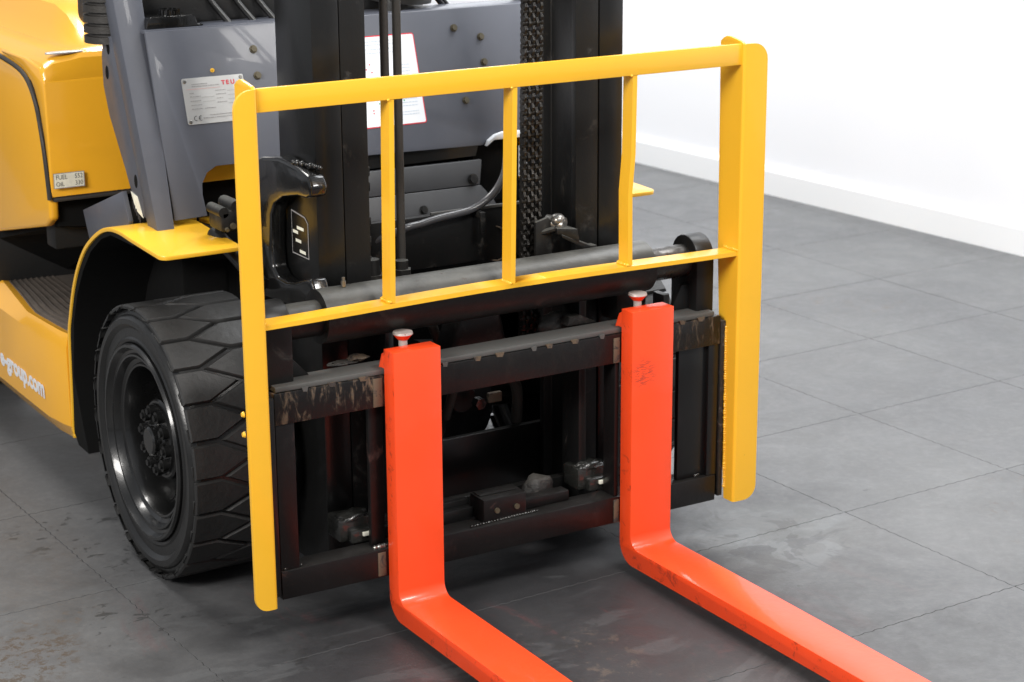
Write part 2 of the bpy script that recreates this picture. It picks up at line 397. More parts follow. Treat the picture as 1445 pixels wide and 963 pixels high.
# lower rail, very slightly bowed, lying flat
o = B()
xs = [-.442 + 1.056 * i / 12 for i in range(13)]
for a, b in zip(xs, xs[1:]):
    za = .634 + .007 * math.sin(math.pi * (a + .442) / 1.056) ** 1.5; zb = .634 + .007 * math.sin(max(0, math.pi * (b + .442) / 1.056)) ** 1.5
    o.hexa([(a, YF, za - .006), (b, YF, zb - .006), (b, .014, zb - .006), (a, .014, za - .006), (a, YF, za + .003), (b, YF, zb + .003), (b, .014, zb + .003), (a, .014, za + .003)])
bmesh.ops.remove_doubles(o.bm, verts=o.bm.verts, dist=.0002)
rail = part(o, 'lower_rail', YEL, lb)
def bar(xt, xb, kink=0):
    o = B(); zs = [.642, .74, .79, .865, .94, 1.0195]; w = .0052
    def X(z):
        t = (z - .64) / .38; x = xb + (xt - xb) * t
        if kink:
            for (z0, x0), (z1, x1) in zip(((.64, .3465), (.79, .345), (.865, .3515)), ((.79, .345), (.865, .3515), (1.03, .354))):
                if z0 <= z <= z1: x = x0 + (x1 - x0) * (z - z0) / (z1 - z0)
        return x
    for a, b in zip(zs, zs[1:]):
        o.hexa([(X(a) - w, YF + .0015, a), (X(a) + w, YF + .0015, a), (X(a) + w, .004, a), (X(a) - w, .004, a), (X(b) - w, YF + .0015, b), (X(b) + w, YF + .0015, b), (X(b) + w, .004, b), (X(b) - w, .004, b)])
    bmesh.ops.remove_doubles(o.bm, verts=o.bm.verts, dist=.0002)
    inner = [f for f in o.bm.faces if all(abs(v.co.z - z) < 1e-5 for z in [f.verts[0].co.z] for v in f.verts) and .65 < f.verts[0].co.z < 1.0]
    bmesh.ops.delete(o.bm, geom=inner, context='FACES_ONLY')
    return part(o, 'vertical_bar', YEL, lb, sharp=45)
bar(-.1775, -.1835); bar(.0825, .0755)
label(bar(.350, .346, .006), 'bent vertical bar')
# weld beads
def bead(pts, r, m=YEL, par=lb, name='weld_bead'):
    o = B()
    n = len(pts)
    for i, p in enumerate(pts):
        k = random.uniform(.75, 1.25) * r
        t = bmesh.new(); bmesh.ops.create_icosphere(t, subdivisions=1, radius=k)
        for q in t.verts: q.co += Vector(p)
        o._merge(t, 0, 0)
    return part(o, name, m, par, sharp=180)
def line(a, b, n): return [tuple(a[k] + (b[k] - a[k]) * i / (n - 1) for k in range(3)) for i in range(n)]
bead(line((-.443, YF, .640), (-.443, .012, .640), 9), .0035); bead(line((.6115, YF, .640), (.6115, .012, .640), 9), .0045)
for x in (-.189, .070, .340): bead(line((x, YF + .002, .644), (x, .003, .644), 9), .0042); bead(line((x + .005, YF + .001, 1.0195), (x + .005, .002, 1.0195), 7), .0032)
bead(line((.6095, .000, .470), (.6095, -.006, .120), 70), .0038)
for zz in (.478, .440): part(B().cyl((-.4895, -.026, zz), (-.4935, -.026, zz), .0060, 16, .004), 'rivet_head', YEL, lb)

# ---- carriage (fork mounting frame)
XL, XR = -.4175, .5965
ZT = .4965
o = B().box(XL, XR, .0, .040, ZT - .0615, ZT, .0025)
ub = part(o, 'upper_carriage_bar', WORN)
# rough hammered top lip: short raised steps either side of the locating notches
part(B().box(XL + .004, XR - .015, .0035, .062, ZT + .0005, ZT + .011, .002), 'top_lip', TOPG, ub)
for i, x in enumerate((-.355, -.30, -.235, -.06, .012, .062, .140, .176, .236, .300, .498, .545)):
    wd = .006 + .0016 * (i * 7 % 3)
    part(B().prism([(x - wd, ZT + .0035), (x - wd * .7, ZT - .004), (x + wd * .6, ZT - .005), (x + wd, ZT + .0035)], 'y', -.0012, .004), 'locating_notch', TAN if i % 3 else TOPG, ub)
lob = part(B().box(XL + .001, XR - .006, .0, .052, .0905, .1475, .0022), 'lower_carriage_bar', WORN2)
for nm, a, b, y0, y1, m in (('carriage_upright', XL + .002, XL + .040, .004, .050, WORN2), ('carriage_upright', XR - .098, XR - .012, .012, .024, BLK),
                            ('carriage_upright', XR - .028, XR - .002, .003, .055, BLK),
                            ('carriage_upright', -.216, -.186, .022, .034, WORN2), ('carriage_upright', .334, .344, .004, .045, WORN2)):
    part(B().box(a, b, y0, y1, .1475, ZT - .0615, .0012), nm, m)
part(B().box(XR + .0002, .6085, -.0005, .036, .098, ZT - .012, .001), 'carriage_end_plate', DIRT)
part(B().box(-.4345, XL - .0002, .0015, .036, .098, ZT - .008, .001), 'carriage_end_plate', BLK)
# tan worn strips beside the forks (where the hooks rub)
part(B().box(-.2155, -.1965, -.0022, .006, .4365, .4925, .0008), 'wear_strip', TAN, ub)
part(B().box(.3275, .3420, -.0022, .006, .4365, .4885, .0008), 'wear_strip', TAN, ub)
part(B().box(-.2145, -.1975, -.0022, .006, .094, .142, .0008), 'wear_strip', TAN, lob)
part(B().box(.3310, .3430, -.0022, .006, .092, .142, .0008), 'wear_strip', TAN, lob)
bead(line((XL + .01, .006, .150), (XL + .045, .010, .150), 9), .0035, GREASE, lob, 'weld_bead')
bead(line((-.214, .012, .149), (-.190, .012, .149), 6), .006, STEEL, lob, 'weld_bead')
bead(line((.545, .012, .150), (.585, .024, .152), 12), .0045, GREASE, lob, 'weld_bead')
bead(line((-.36, .003, .1482), (-.06, .003, .1482), 60), .0008, WORN2, lob, 'weld_bead')

# ---- forks
def fork(x0, wid=.1005):
    y0, y1 = -.0415, -.0018; t = .0397; zt = .5485; zb = .0475; bot = zb - t
    inner = arc(y0 - .026, zb + .026, .026, 0, -90, 6)
    outer = [(y1, .075)] + arc(y1 - .046, bot + .046, .046, -4, -86, 8)
    pts = [(y0, zt)] + inner + [(-.40, zb), (-1.02, zb - .004), (-1.12, zb - .022), (-1.12, bot)] + outer[::-1] + [(y1, zt)]
    f = part(B().prism(pts, 'x', x0, x0 + wid, .0012), 'fork', ORA)
    # upper hook over the carriage bar
    part(B().prism([(-.0022, .543), (.010, .536), (.027, .498), (.030, .520 - .033), (.020, .4875), (.0165, .5085), (-.0022, .5085)], 'x', x0 + .0015, x0 + wid - .0015, .0012), 'hook', ORA, f)
    px = x0 + .051
    pin = part(B().cyl((px, .016, .520), (px, .016, .560), .0085, 14), 'locking_pin', RFORK, f)
    part(B().cyl((px, .016, .5555), (px, .016, .5660), .0105, 20, .0195), 'pin_head', ORA, pin)
    part(B().cyl((px, .016, .5662), (px, .016, .5705), .0195, 24, .0185, .001), 'pin_cap', RFORK, pin)
    return f
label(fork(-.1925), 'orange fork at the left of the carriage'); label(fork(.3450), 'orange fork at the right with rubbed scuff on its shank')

# ---- side shift cylinder
yc, zc, rc = .072, .6085, .052
cy = part(B().cyl((-.292, yc, zc), (.447, yc, zc), rc, 40, bev=.003), 'side_shift_cylinder', CYLM)
part(B().cyl((-.40, yc, zc - .002), (-.29, yc, zc - .002), .034, 28), 'cylinder_rod', CYLM, cy)
part(B().cyl((.447, yc, zc - .002), (.560, yc, zc - .002), .034, 28), 'cylinder_rod', RODM, cy)
o = B().cyl((-.238, .066, zc + .052), (-.238, .066, zc + .063), .005, 10).cyl((-.238, .066, zc + .063), (-.238, .066, zc + .070), .0032, 8)
part(o, 'grease_nipple', STEEL, cy)
def bracket(x0, x1, top):
    pts = arc(yc - .004, top - .046, .046, 180, 0, 10) + [(yc + .042, .50), (yc - .050, .50)]
    return part(B().prism(pts, 'x', x0, x1, .004), 'rod_bracket', BLKM, cy)
bracket(XL - .004, -.366, .655); bracket(.548, .592, .662)
part(B().prism([(-.36, .508), (-.325, .508), (-.350, .535), (-.362, .548)], 'y', .045, .056, .001), 'gusset', BLKM, ub)
part(B().prism([(.505, .508), (.565, .508), (.548, .56), (.530, .56)], 'y', .050, .062, .001), 'gusset', BLKM, ub)

# ---- greasy rollers, latch block and blobs on the bars
def lump(c, s, m, name, par, seed=0, sub=3, amp=.35):
    rd = random.Random(seed); t = bmesh.new(); bmesh.ops.create_icosphere(t, subdivisions=sub, radius=1)
    import mathutils.noise as mn
    for q in t.verts:
        k = 1 + amp * mn.noise(q.co * 1.7 + Vector((seed * 3.1, 0, 0))) + amp * .4 * mn.noise(q.co * 5 + Vector((seed, 2, 1)))
        q.co = Vector((q.co.x * s[0] * k + c[0], q.co.y * s[1] * k + c[1], max(q.co.z, -.75) * s[2] * k + c[2]))
    o = B(); o._merge(t, 0, 0); return part(o, name, m, par, sharp=70)
o = B().box(.030, .129, .014, .070, .1478, .196, .003)
cl = part(o, 'slide_block', WORN2)
for x in (.060, .106): part(B().cyl((x, .0145, .170), (x, .010, .170), .0056, 12), 'bolt', BRASS, cl)
part(B().box(.034, .125, .036, .064, .196, .1985, .001), 'cover_strip', WORN2, cl)
bead(line((.0, .010, .1495), (.155, .016, .1495), 24), .0040, GREASE, cl, 'weld_bead')
part(B().box(.131, .245, .035, .066, .1478, .170, .003), 'side_block', WORN2, cl)
part(B().box(-.18, .030, .055, .075, .1478, .170, .002).box(-.18, .030, .075, .090, .1478, .182, .002), 'slide_rail', BLKM, cl)
lump((.196, .078, .170), (.036, .020, .030), DIRT, 'grease_clump', cl, 5)
def roller(x0, x1, s):
    o = B().box(x0, x1, .066, .125, .149, .196, .006).box(x0 + .018, x1 - .002, .050, .070, .149, .176, .004)
    r = part(o, 'slide_roller', GREASE)
    part(B().box(x0 + .040, x1 - .008, .044, .050, .163, .171, .001), 'label_tag', CREAM, r)
    lump(((x0 + x1) / 2, .085, .196), (.036, .022, .010), GREASE, 'grease_clump', r, s)
roller(-.262, -.188, 2); roller(.286, .362, 4)
lump((.262, .120, .500), (.036, .022, .026), DIRT, 'grease_clump', ub, 9)
part(B().prism([(.265, .505), (.335, .505), (.300, .523), (.272, .523)], 'y', .075, .10, .001), 'gusset', DIRT, ub)
lump((-.205, .085, .512), (.022, .014, .006), TAN, 'grease_clump', ub, 11)
lump((-.240, .080, .508), (.030, .012, .005), DIRT, 'grease_clump', ub, 12)
part(B().box(.485, .50, .05, .09, .50, .545, .002).box(.392, .47, .085, .15, .49, .585, .012), 'latch_casting', CYLM, ub)

# ---- mast
def channel(x, name, m, zb=.055):
    s = -1 if x < .09 else 1
    def X(d): return .0935 + s * d
    if name == 'outer_mast_channel':
        pts = [(.3455, .140), (.3455, .300), (.290, .300), (.290, .284), (.329, .284), (.329, .157), (.2895, .157), (.2895, .140)]
    else:
        pts = [(.2875, .1415), (.2875, .158), (.268, .162), (.268, .262), (.2875, .266), (.2875, .282), (.2340, .282), (.2340, .266), (.252, .262), (.252, .162), (.2340, .158), (.2340, .1415)]
    return part(B().prism([(X(a), b) for a, b in pts], 'z', zb, 1.95, .0018), name, m)
for x in (-1, 1):
    channel(x, 'outer_mast_channel', BLK); channel(x, 'inner_mast_channel', BLKM, .075)
part(B().box(-.140, .327, .298, .318, .606, .715, .002), 'mast_cross_member', BLKM)
part(B().box(.075, .335, .292, .2985, .7155, .722, .001), 'cross_member_flange', TOPG)
part(B().box(-.19, .38, .286, .302, .030, .232, .002), 'lower_mast_plate', BLK)
part(B().box(-.140, .327, .150, .170, 1.62, 1.72, .002), 'mast_cross_member', BLK)
# lifting carriage plates behind the fork frame
part(B().box(-.138, -.120, .095, .150, .10, .60, .002), 'lift_bracket', BLK)
part(B().box(.300, .318, .085, .150, .10, .56, .002), 'lift_bracket', BLKM)
part(B().box(-.118, .298, .130, .146, .535, .60, .002), 'lift_plate', BLK)
part(B().box(-.10, .30, .125, .145, .10, .165, .002), 'lift_plate', BLK)
# hydraulic pipes down the middle
for x in (-.071, -.0435):
    part(B().cyl((x, .20, .60), (x, .20, 1.95), .0085, 16), 'hydraulic_hose', HOSE)
# lift chain
chain = part(B().box(.214, .258, .1445, .1475, .44, .47, .001), 'lift_chain', DARK)
def link_mesh():
    o = B(); p = .0222
    for i in range(5):
        x = -.0180 + i * .0090; h = p * .5
        off = 0 if i % 2 else h
        pts = [(math.cos(R(a)) * .0105, off - h * 1.0 + math.sin(R(a)) * .0095) for a in range(180, 361, 45)] + [(.0040, off)] + \
              [(math.cos(R(a)) * .0105, off + h * 1.0 + math.sin(R(a)) * .0095) for a in range(0, 181, 45)] + [(-.0040, off)]
        o.prism(pts, 'x', x - .0027, x + .0027)
    for z in (-h, h): o.cyl((-.0235, 0, z), (.0235, 0, z), .0058, 10)
    return o
l0 = part(link_mesh(), 'chain_link', BLKM, chain)
CH = mat('oiled_chain', (.022, .020, .018), .32, metal=.5, bump=.5, bscale=200)
l0.data.materials[0] = CH
z = .455; k = 0
while z < 1.94:
    c = l0 if k == 0 else copy_part(l0, chain)
    c.location = (.236 - (1.2 - z) * .014, .158, z); z += .0222 * 2; k += 1
# lever assembly beside the chain
lv = part(B().tube([(.236, .135, .69), (.250, .125, .695), (.262, .115, .700)], .006, 8), 'mast_latch', CYLM)
lump((.276, .128, .714), (.016, .016, .014), STEEL, 'latch_knob', lv, 3, 3, .05)
part(B().prism([(.224, .648), (.262, .640), (.262, .715), (.252, .722), (.224, .715)], 'y', .128, .136, .001), 'latch_plate', CYLM, lv)
part(B().cyl((.262, .150, .708), (.286, .118, .704), .0155, 20, bev=.003), 'latch_roller', STEEL, lv)
part(B().hexa([(.262, .108, .690), (.305, .090, .672), (.305, .130, .672), (.262, .135, .690), (.262, .108, .702), (.300, .090, .700), (.300, .130, .700), (.262, .135, .702)], .002), 'latch_arm', CYLM, lv)
part(B().hexa([(.268, .100, .684), (.330, .088, .650), (.336, .104, .650), (.274, .116, .684), (.268, .100, .690), (.330, .088, .662), (.336, .104, .662), (.274, .116, .690)], .001), 'latch_arm', CYLM, lv)
part(B().box(.330, .345, .088, .110, .645, .662, .002), 'latch_arm', CYLM, lv)

# C-shaped support casting on the outside of the left channel, and its twin
def ccast(s):
    def X(d): return .0935 + s * d
    outer = [(.110, .826), (.090, .832), (.084, .850), (.099, .870), (.150, .880), (.227, .884), (.303, .874), (.345, .862), (.345, .602), (.331, .590), (.204, .600), (.140, .612), (.104, .628), (.088, .650), (.104, .674)]
    inner = [(.130, .668), (.180, .650), (.216, .644), (.254, .646), (.276, .662), (.281, .700), (.274, .765), (.258, .790), (.217, .810), (.150, .824)]
    a, b = sorted((X(.347), X(.382)))
    o = part(B().prism(outer + inner, 'x', a, b, .0065, 4), 'mast_support_casting', GLO, sharp=60)
    return o
cc = ccast(-1)
for z, y in ((.885, .13), (.618, .14)):
    pts = [(-.262 - random.uniform(0, .042), y + random.uniform(-.04, .06), z + (.004 if z > .7 else -.004) + random.uniform(-.004, .004)) for i in range(16)]
bead(line((-.258, .110, .880), (-.282, .170, .884), 7), .007, GLO, cc, 'weld_bead')
# clutter between the channels: inner channel stops, fittings and dark hoses
for z in (.835, .805, .770, .735, .695, .655): part(B().box(-.112, -.094 + .004 * ((z * 1000) % 2), .235, .262, z - .010, z + .010, .003), 'channel_stop', DIRT)
part(B().cyl((-.098, .225, .632), (-.098, .225, .662), .020, 20, .016, .003), 'pipe_union', CYLM)
part(B().cyl((-.098, .225, .600), (-.098, .225, .632), .026, 6), 'pipe_union', DIRT)
part(B().cyl((-.057, .175, .598), (-.057, .175, .648), .020, 6).cyl((-.057, .175, .648), (-.057, .175, .665), .013, 16), 'hose_fitting', CYLM)
part(B().tube([(.18, .33, .63), (.235, .30, .60), (.26, .28, .645), (.23, .30, .675), (.19, .33, .66), (.18, .34, .62)], .0016, 6), 'wire_loop', TAN)
part(B().cyl((.20, .36, .625), (.20, .42, .625), .040, 24, bev=.005), 'pump_housing', BLKM)
part(B().tube([(.12, .26, .55), (.15, .25, .47), (.20, .25, .40), (.26, .27, .33), (.28, .30, .24)], .012, 12), 'dark_hose', HOSE)
part(B().tube([(.02, .25, .58), (.06, .24, .46), (.10, .25, .38), (.10, .29, .28)], .010, 12), 'dark_hose', HOSE)
part(B().hexa([(.04, .15, .455), (.17, .15, .455), (.19, .20, .455), (.02, .20, .455), (.065, .15, .545), (.15, .15, .545), (.165, .20, .55), (.05, .20, .55)], .010, 3), 'tilt_cross_housing', CYLM)
# load chart decal on the channel side: black plate with a pale rim and bars of print
XS = -.2528
dec = part(B().prism([(.254, .690), (.254, .776), (.194, .771), (.180, .760), (.180, .690)], 'x', XS - .0006, XS), 'load_chart', INKG)
part(B().prism([(.2515, .6925), (.2515, .7735), (.195, .7685), (.1825, .7590), (.1825, .6925)], 'x', XS - .0010, XS - .0006), 'chart_panel', BLK, dec)
for y, zz, wd in ((.214, .745, .030), (.236, .735, .022), (.224, .719, .024), (.206, .700, .026)):
    part(B().box(XS - .0014, XS - .0010, y - wd / 2, y + wd / 2, zz - .003, zz + .003), 'printed_line', CREAM, dec)

# ---- cowl (grey dashboard panel), inclined; the panel plane is y = .55 + .30 (z - .72)
def PY_(z, off=0): return .55 + .30 * (z - .72) - off
def panel(pts, t, bev=0, off=0):
    """outline (x, z) laid on the inclined panel plane, thickness t behind it"""
    o = B(); tb = bmesh.new()
    A = [tb.verts.new((x, PY_(z, off), z)) for x, z in pts]; C = [tb.verts.new((x, PY_(z, off) + t, z)) for x, z in pts]
    tb.faces.new(A); tb.faces.new(C[::-1]); n = len(pts)
    for i in range(n): tb.faces.new((A[i], C[i], C[(i + 1) % n], A[(i + 1) % n]))
    o._merge(tb, bev, 2); return o
cowl = part(panel([(-.378, .712), (-.306, .714), (-.309, .756), (-.306, .778), (-.292, .798), (-.270, .809), (-.15, .809), (-.15, .800), (.362, .790), (.374, .800), (.395, .808), (.47, .806), (.49, .70), (.557, .70), (.557, 1.084), (-.377, 1.082)], .008, .0015), 'cowl_panel', GRY)
part(B().box(-.377, .557, .664, .740, 1.0765, 1.0845, .002), 'cowl_top', GRY)
part(panel([(-.412, .735), (-.365, .735), (-.365, 1.076), (-.398, 1.076)], .006, 0, -.034), 'cowl_side_flange', GRY, cowl)
# lower panels with the recessed band
sb = part(B().hexa([(-.14, .585, .762), (.350, .585, .765), (.350, .60, .765), (-.14, .60, .762), (-.14, .588, .806), (.362, .588, .800), (.362, .60, .800), (-.14, .60, .806)]), 'recessed_strip', BLK)
lp = part(panel([(-.14, .7125), (.338, .7085), (.352, .76), (-.14, .764)], .01, .001), 'lower_cowl_panel', GRY2)
lp2 = part(panel([(-.14, .60), (.40, .60), (.366, .675), (.340, .7065), (-.14, .7100)], .01, .001), 'lower_cowl_panel', GRY2)
def hexbolt(x, z, r=.0068, m=BRASS, par=cowl, h=.007, off=0):
    y = PY_(z, off); n = Vector((0, -1, .30)).normalized()
    c = Vector((x, y, z)); o = B().cyl(c - n * .001, c + n * .0025, r * 1.25, 16).cyl(c + n * .0025, c + n * h, r, 6)
    return part(o, 'bolt', m, par)
for x, z in ((.333, 1.042), (.397, 1.019), (.396, .965), (.335, .888), (-.148, 1.032), (-.148, .979)): hexbolt(x, z)
hexbolt(.322, .721, .010, BLKM, lp); hexbolt(.189, .670, .008, BLKM, lp2)
hexbolt(-.246, .997, .0035, YEL, cowl, .002)
# opening at the right side of the cowl: dark fill, white strip painted for the light behind
part(B().prism([(.352, .705), (.350, .755), (.362, .786), (.385, .800), (.47, .800), (.47, .66), (.40, .655), (.37, .67)], 'y', .60, .66), 'pedal_opening', DARK)
part(B().prism([(.366, .787), (.372, .800), (.388, .811), (.410, .816), (.475, .814), (.475, .800), (.385, .800)], 'y', .562, .575, .002), 'painted_backlight', WHITE)
HP = [(-.10, .33, .652), (-0.0, 0.285, 0.697), (0.049, 0.285, 0.704), (0.09, 0.285, 0.711), (0.132, 0.285, 0.715), (0.165, 0.285, 0.72), (0.199, 0.285, 0.734), (0.225, 0.285, 0.755), (0.244, 0.287, 0.782), (0.256, 0.295, 0.815), (0.268, 0.31, 0.855)]
gh = part(B().tube(HP, .0078, 14), 'grey_hose', GHOSE)
part(B().box(.176, .188, .270, .298, .700, .7155, .002).box(.176, .188, .266, .272, .672, .7155, .002), 'hose_clip', BLKM, gh)

# ---- data plate
def on_panel(o, x, z, off):
    """stand a flat object's XY plane on the inclined cowl panel at (x, z)"""
    o.location = (x, PY_(z, off), z); o.rotation_euler = (R(90) - math.atan(.30), 0, 0)
def flat(pts, t=.0006):
    return B().prism(pts, 'z', 0, t)
def rrect(x0, y0, x1, y1, r, n=4):
    return arc(x1 - r, y0 + r, r, -90, 0, n) + arc(x1 - r, y1 - r, r, 0, 90, n) + arc(x0 + r, y1 - r, r, 90, 180, n) + arc(x0 + r, y0 + r, r, 180, 270, n)
PW, PH = .136, .095
ROTP = (R(90) - math.atan(.30), 0, 0)
def flatpart(b, name, m, par, x, z, off, sharp=38):
    o = b.done(name, m, None, sharp=sharp); on_panel(o, x, z, off); attach(o, par); return o
XP, ZP = -.317, .8945
dp = flatpart(flat(rrect(0, 0, PW, PH, .004), .0012), 'data_plate', PLATE, None, XP, ZP, .0013)
def text_part(body, size, m, name, par, loc, rot, bold=0, align='LEFT', xs=1, t=.0002):
    c = bpy.data.curves.new(name, 'FONT'); c.body = body; c.size = size; c.offset = bold; c.extrude = t; c.align_x = align; c.resolution_u = 3
    tmp = bpy.data.objects.new(name, c); COL.objects.link(tmp)
    me = bpy.data.meshes.new_from_object(tmp.evaluated_get(bpy.context.evaluated_depsgraph_get())); bpy.data.objects.remove(tmp)
    me.materials.clear(); me.materials.append(m)
    if xs != 1:
        for q in me.vertices: q.co.x *= xs
    o = bpy.data.objects.new(name, me); COL.objects.link(o); o.location = loc; o.rotation_euler = rot; attach(o, par); return o
def PP(x, y, off):      # point on plate coordinates -> world
    c, s = 1 / math.hypot(1, .3), .3 / math.hypot(1, .3)
    z = ZP + y * c; return (XP + x, PY_(z, off), z)
for i, ch in enumerate('TEU'):
    text_part(ch, .0125, RED, 'printed_text', dp, PP(.0860 + i * .0100, .0770, .0032), ROTP, .00035, xs=1.02)
def ce_arc(cx, cy, bar):
    o = B(); ro, ri = .0052, .0040
    o.prism([(cx + ro * math.cos(R(a)), cy + ro * math.sin(R(a))) for a in range(75, 286, 15)] + [(cx + ri * math.cos(R(a)), cy + ri * math.sin(R(a))) for a in range(285, 74, -15)], 'z', 0, .0003)
    if bar: o.prism([(cx - ri, cy - .0006), (cx, cy - .0006), (cx, cy + .0006), (cx - ri, cy + .0006)], 'z', 0, .0003)
    flatpart(o, 'printed_text', INK, dp, XP, ZP, .0032)

def prints(rects, m, par, name='printed_line'):
    o = B()
    for x0, y0, x1, y1 in rects: o.prism([(x0, y0), (x1, y0), (x1, y1), (x0, y1)], 'z', 0, .0003)
    return o
ce_arc(.0195, .0125, 0); ce_arc(.0300, .0125, 1)
rd = random.Random(3)
def scrib(x0, x1, y, h, m):   # a line of small print
    rects = []; x = x0
    while x < x1:
        wd = rd.uniform(.0015, .0045); rects.append((x, y, min(x + wd, x1), y + h * rd.uniform(.7, 1))); x += wd + rd.uniform(.0006, .0013)
    flatpart(prints(rects, m, dp), 'printed_line', m, dp, XP, ZP, .0031)
scrib(.020, .055, .0815, .0018, INKG); scrib(.020, .080, .0770, .0018, INKG)
flatpart(prints([(.008, .0720, .082, .0727)], PINKP, dp), 'printed_line', PINKP, dp, XP, ZP, .0031)
for x0, x1, y in ((.013, .022, .0635), (.013, .036, .0565), (.013, .036, .0475), (.013, .036, .0390), (.070, .092, .0655), (.070, .092, .0575), (.071, .085, .0495), (.071, .092, .0410), (.013, .036, .0310), (.042, .066, .0310), (.050, .112, .0165), (.035, .112, .0110)):
    scrib(x0, x1, y, .0019, INKG)
for x0, x1, y in ((.040, .066, .0545), (.040, .066, .0455), (.096, .120, .0635), (.096, .120, .0550), (.096, .120, .0465), (.096, .120, .0380)):
    flatpart(prints([(x0, y, x1, y + .0005)], INKG, dp), 'printed_line', INKG, dp, XP, ZP, .0031)
for x, y in ((.006, .089), (.130, .089), (.006, .006), (.130, .006)):
    p = Vector(PP(x, y, .0026)); n = Vector((0, -1, .30)).normalized()
    part(B().cyl(p, p + n * .0018, .0042, 14, .0028), 'rivet', STEEL, dp)

# ---- warning sticker, white with a red border
XP2, ZP2 = .060, .850
st = flatpart(flat(rrect(0, 0, .171, .198, .006), .0004), 'warning_sticker', RED, None, XP2, ZP2, .0006)
flatpart(flat(rrect(.0025, .0025, .1685, .1955, .004), .0003), 'sticker_face', WHITE, st, XP2, ZP2, .0012)
def sprint(rects, m):
    flatpart(prints(rects, m, st), 'printed_line', m, st, XP2, ZP2, .0017)
def sline(x0, x1, y, h, m):
    rects = []; x = x0
    while x < x1:
        wd = rd.uniform(.003, .008); rects.append((x, y, min(x + wd, x1), y + h)); x += wd + .0015
    sprint(rects, m)
for y, a, b in ((.185, .030, .11), (.178, .03, .13), (.168, .045, .12), (.160, .05, .118), (.130, .118, .150), (.123, .118, .150), (.116, .118, .150), (.109, .118, .145)): sline(a, b, y, .0016, BLUEP)
for y in (.056, .048, .041, .028, .022): sline(.110, .155, y, .0016, BLUEP)
for x, y, m in ((.052, .135, RED), (.043, .125, RED), (.055, .118, RED), (.060, .066, RED), (.060, .058, RED), (.062, .050, GREEN), (.108, .066, RED), (.108, .060, RED), (.112, .052, GREEN), (.122, .052, GREEN), (.110, .012, GREEN), (.045, .030, RED), (.045, .036, RED)):
    sprint([(x, y, x + .0028, y + .0028)], m)

# ---- slanting cab pillars with their gussets
def pillar(s):
    def X(x): return x if s < 0 else .18 - x
    def sec(z, off=0):
        y = .530 + .40 * (z - .700)
        return y
    o = B(); z0, z1 = .6965, 1.60
    def ring(z):
        y = sec(z); xr = -.3855 + (z - .70) * .058
        return [(X(-.423), y, z), (X(xr), y, z), (X(xr), y + .056, z), (X(-.423), y + .056, z)]
    o.hexa(ring(z0) + ring(z1), .003)
    p = part(o, 'cab_pillar', GRY)
    g = [(.603, .713), (.668, .752), (.700, .80), (.775, .90), (.800, .96), (.800, 1.02), (.792, 1.045), (.770, 1.062), (.735, 1.070), (.690, 1.00), (.60, .78)]
    a, b = sorted((X(-.4215), X(-.4120)))
    part(B().prism(g, 'x', a, b, .0015), 'gusset_plate', GRY, p)
    for y, z in ((.757, 1.043), (.772, .990), (.640, .783)):
        part(B().prism([(y + math.cos(R(t)) * .0085, z + math.sin(R(t)) * .014) for t in range(0, 360, 24)], 'x', min(X(-.4221), X(-.4211)), max(X(-.4221), X(-.4211))), 'slot_hole', DARK, p)
    return p
pl = pillar(-1); pillar(1)
la = part(B().prism([(.672, .757), (.635, .752), (.608, .712), (.646, .722)], 'x', -.4226, -.4216), 'small_label', CREAM, pl)
for i in range(5):
    y = .662 - i * .0085; zz = .750 - i * .006
    part(B().prism([(y, zz - .012), (y - .004, zz - .014), (y - .004, zz - .028), (y, zz - .026)], 'x', -.4231, -.4226), 'printed_line', INK, la)
part(B().prism([(.93, .672), (.675, .758), (.645, .70), (.655, .68), (.90, .615)], 'x', -.440, -.430, .001), 'floor_side_plate', GRY)

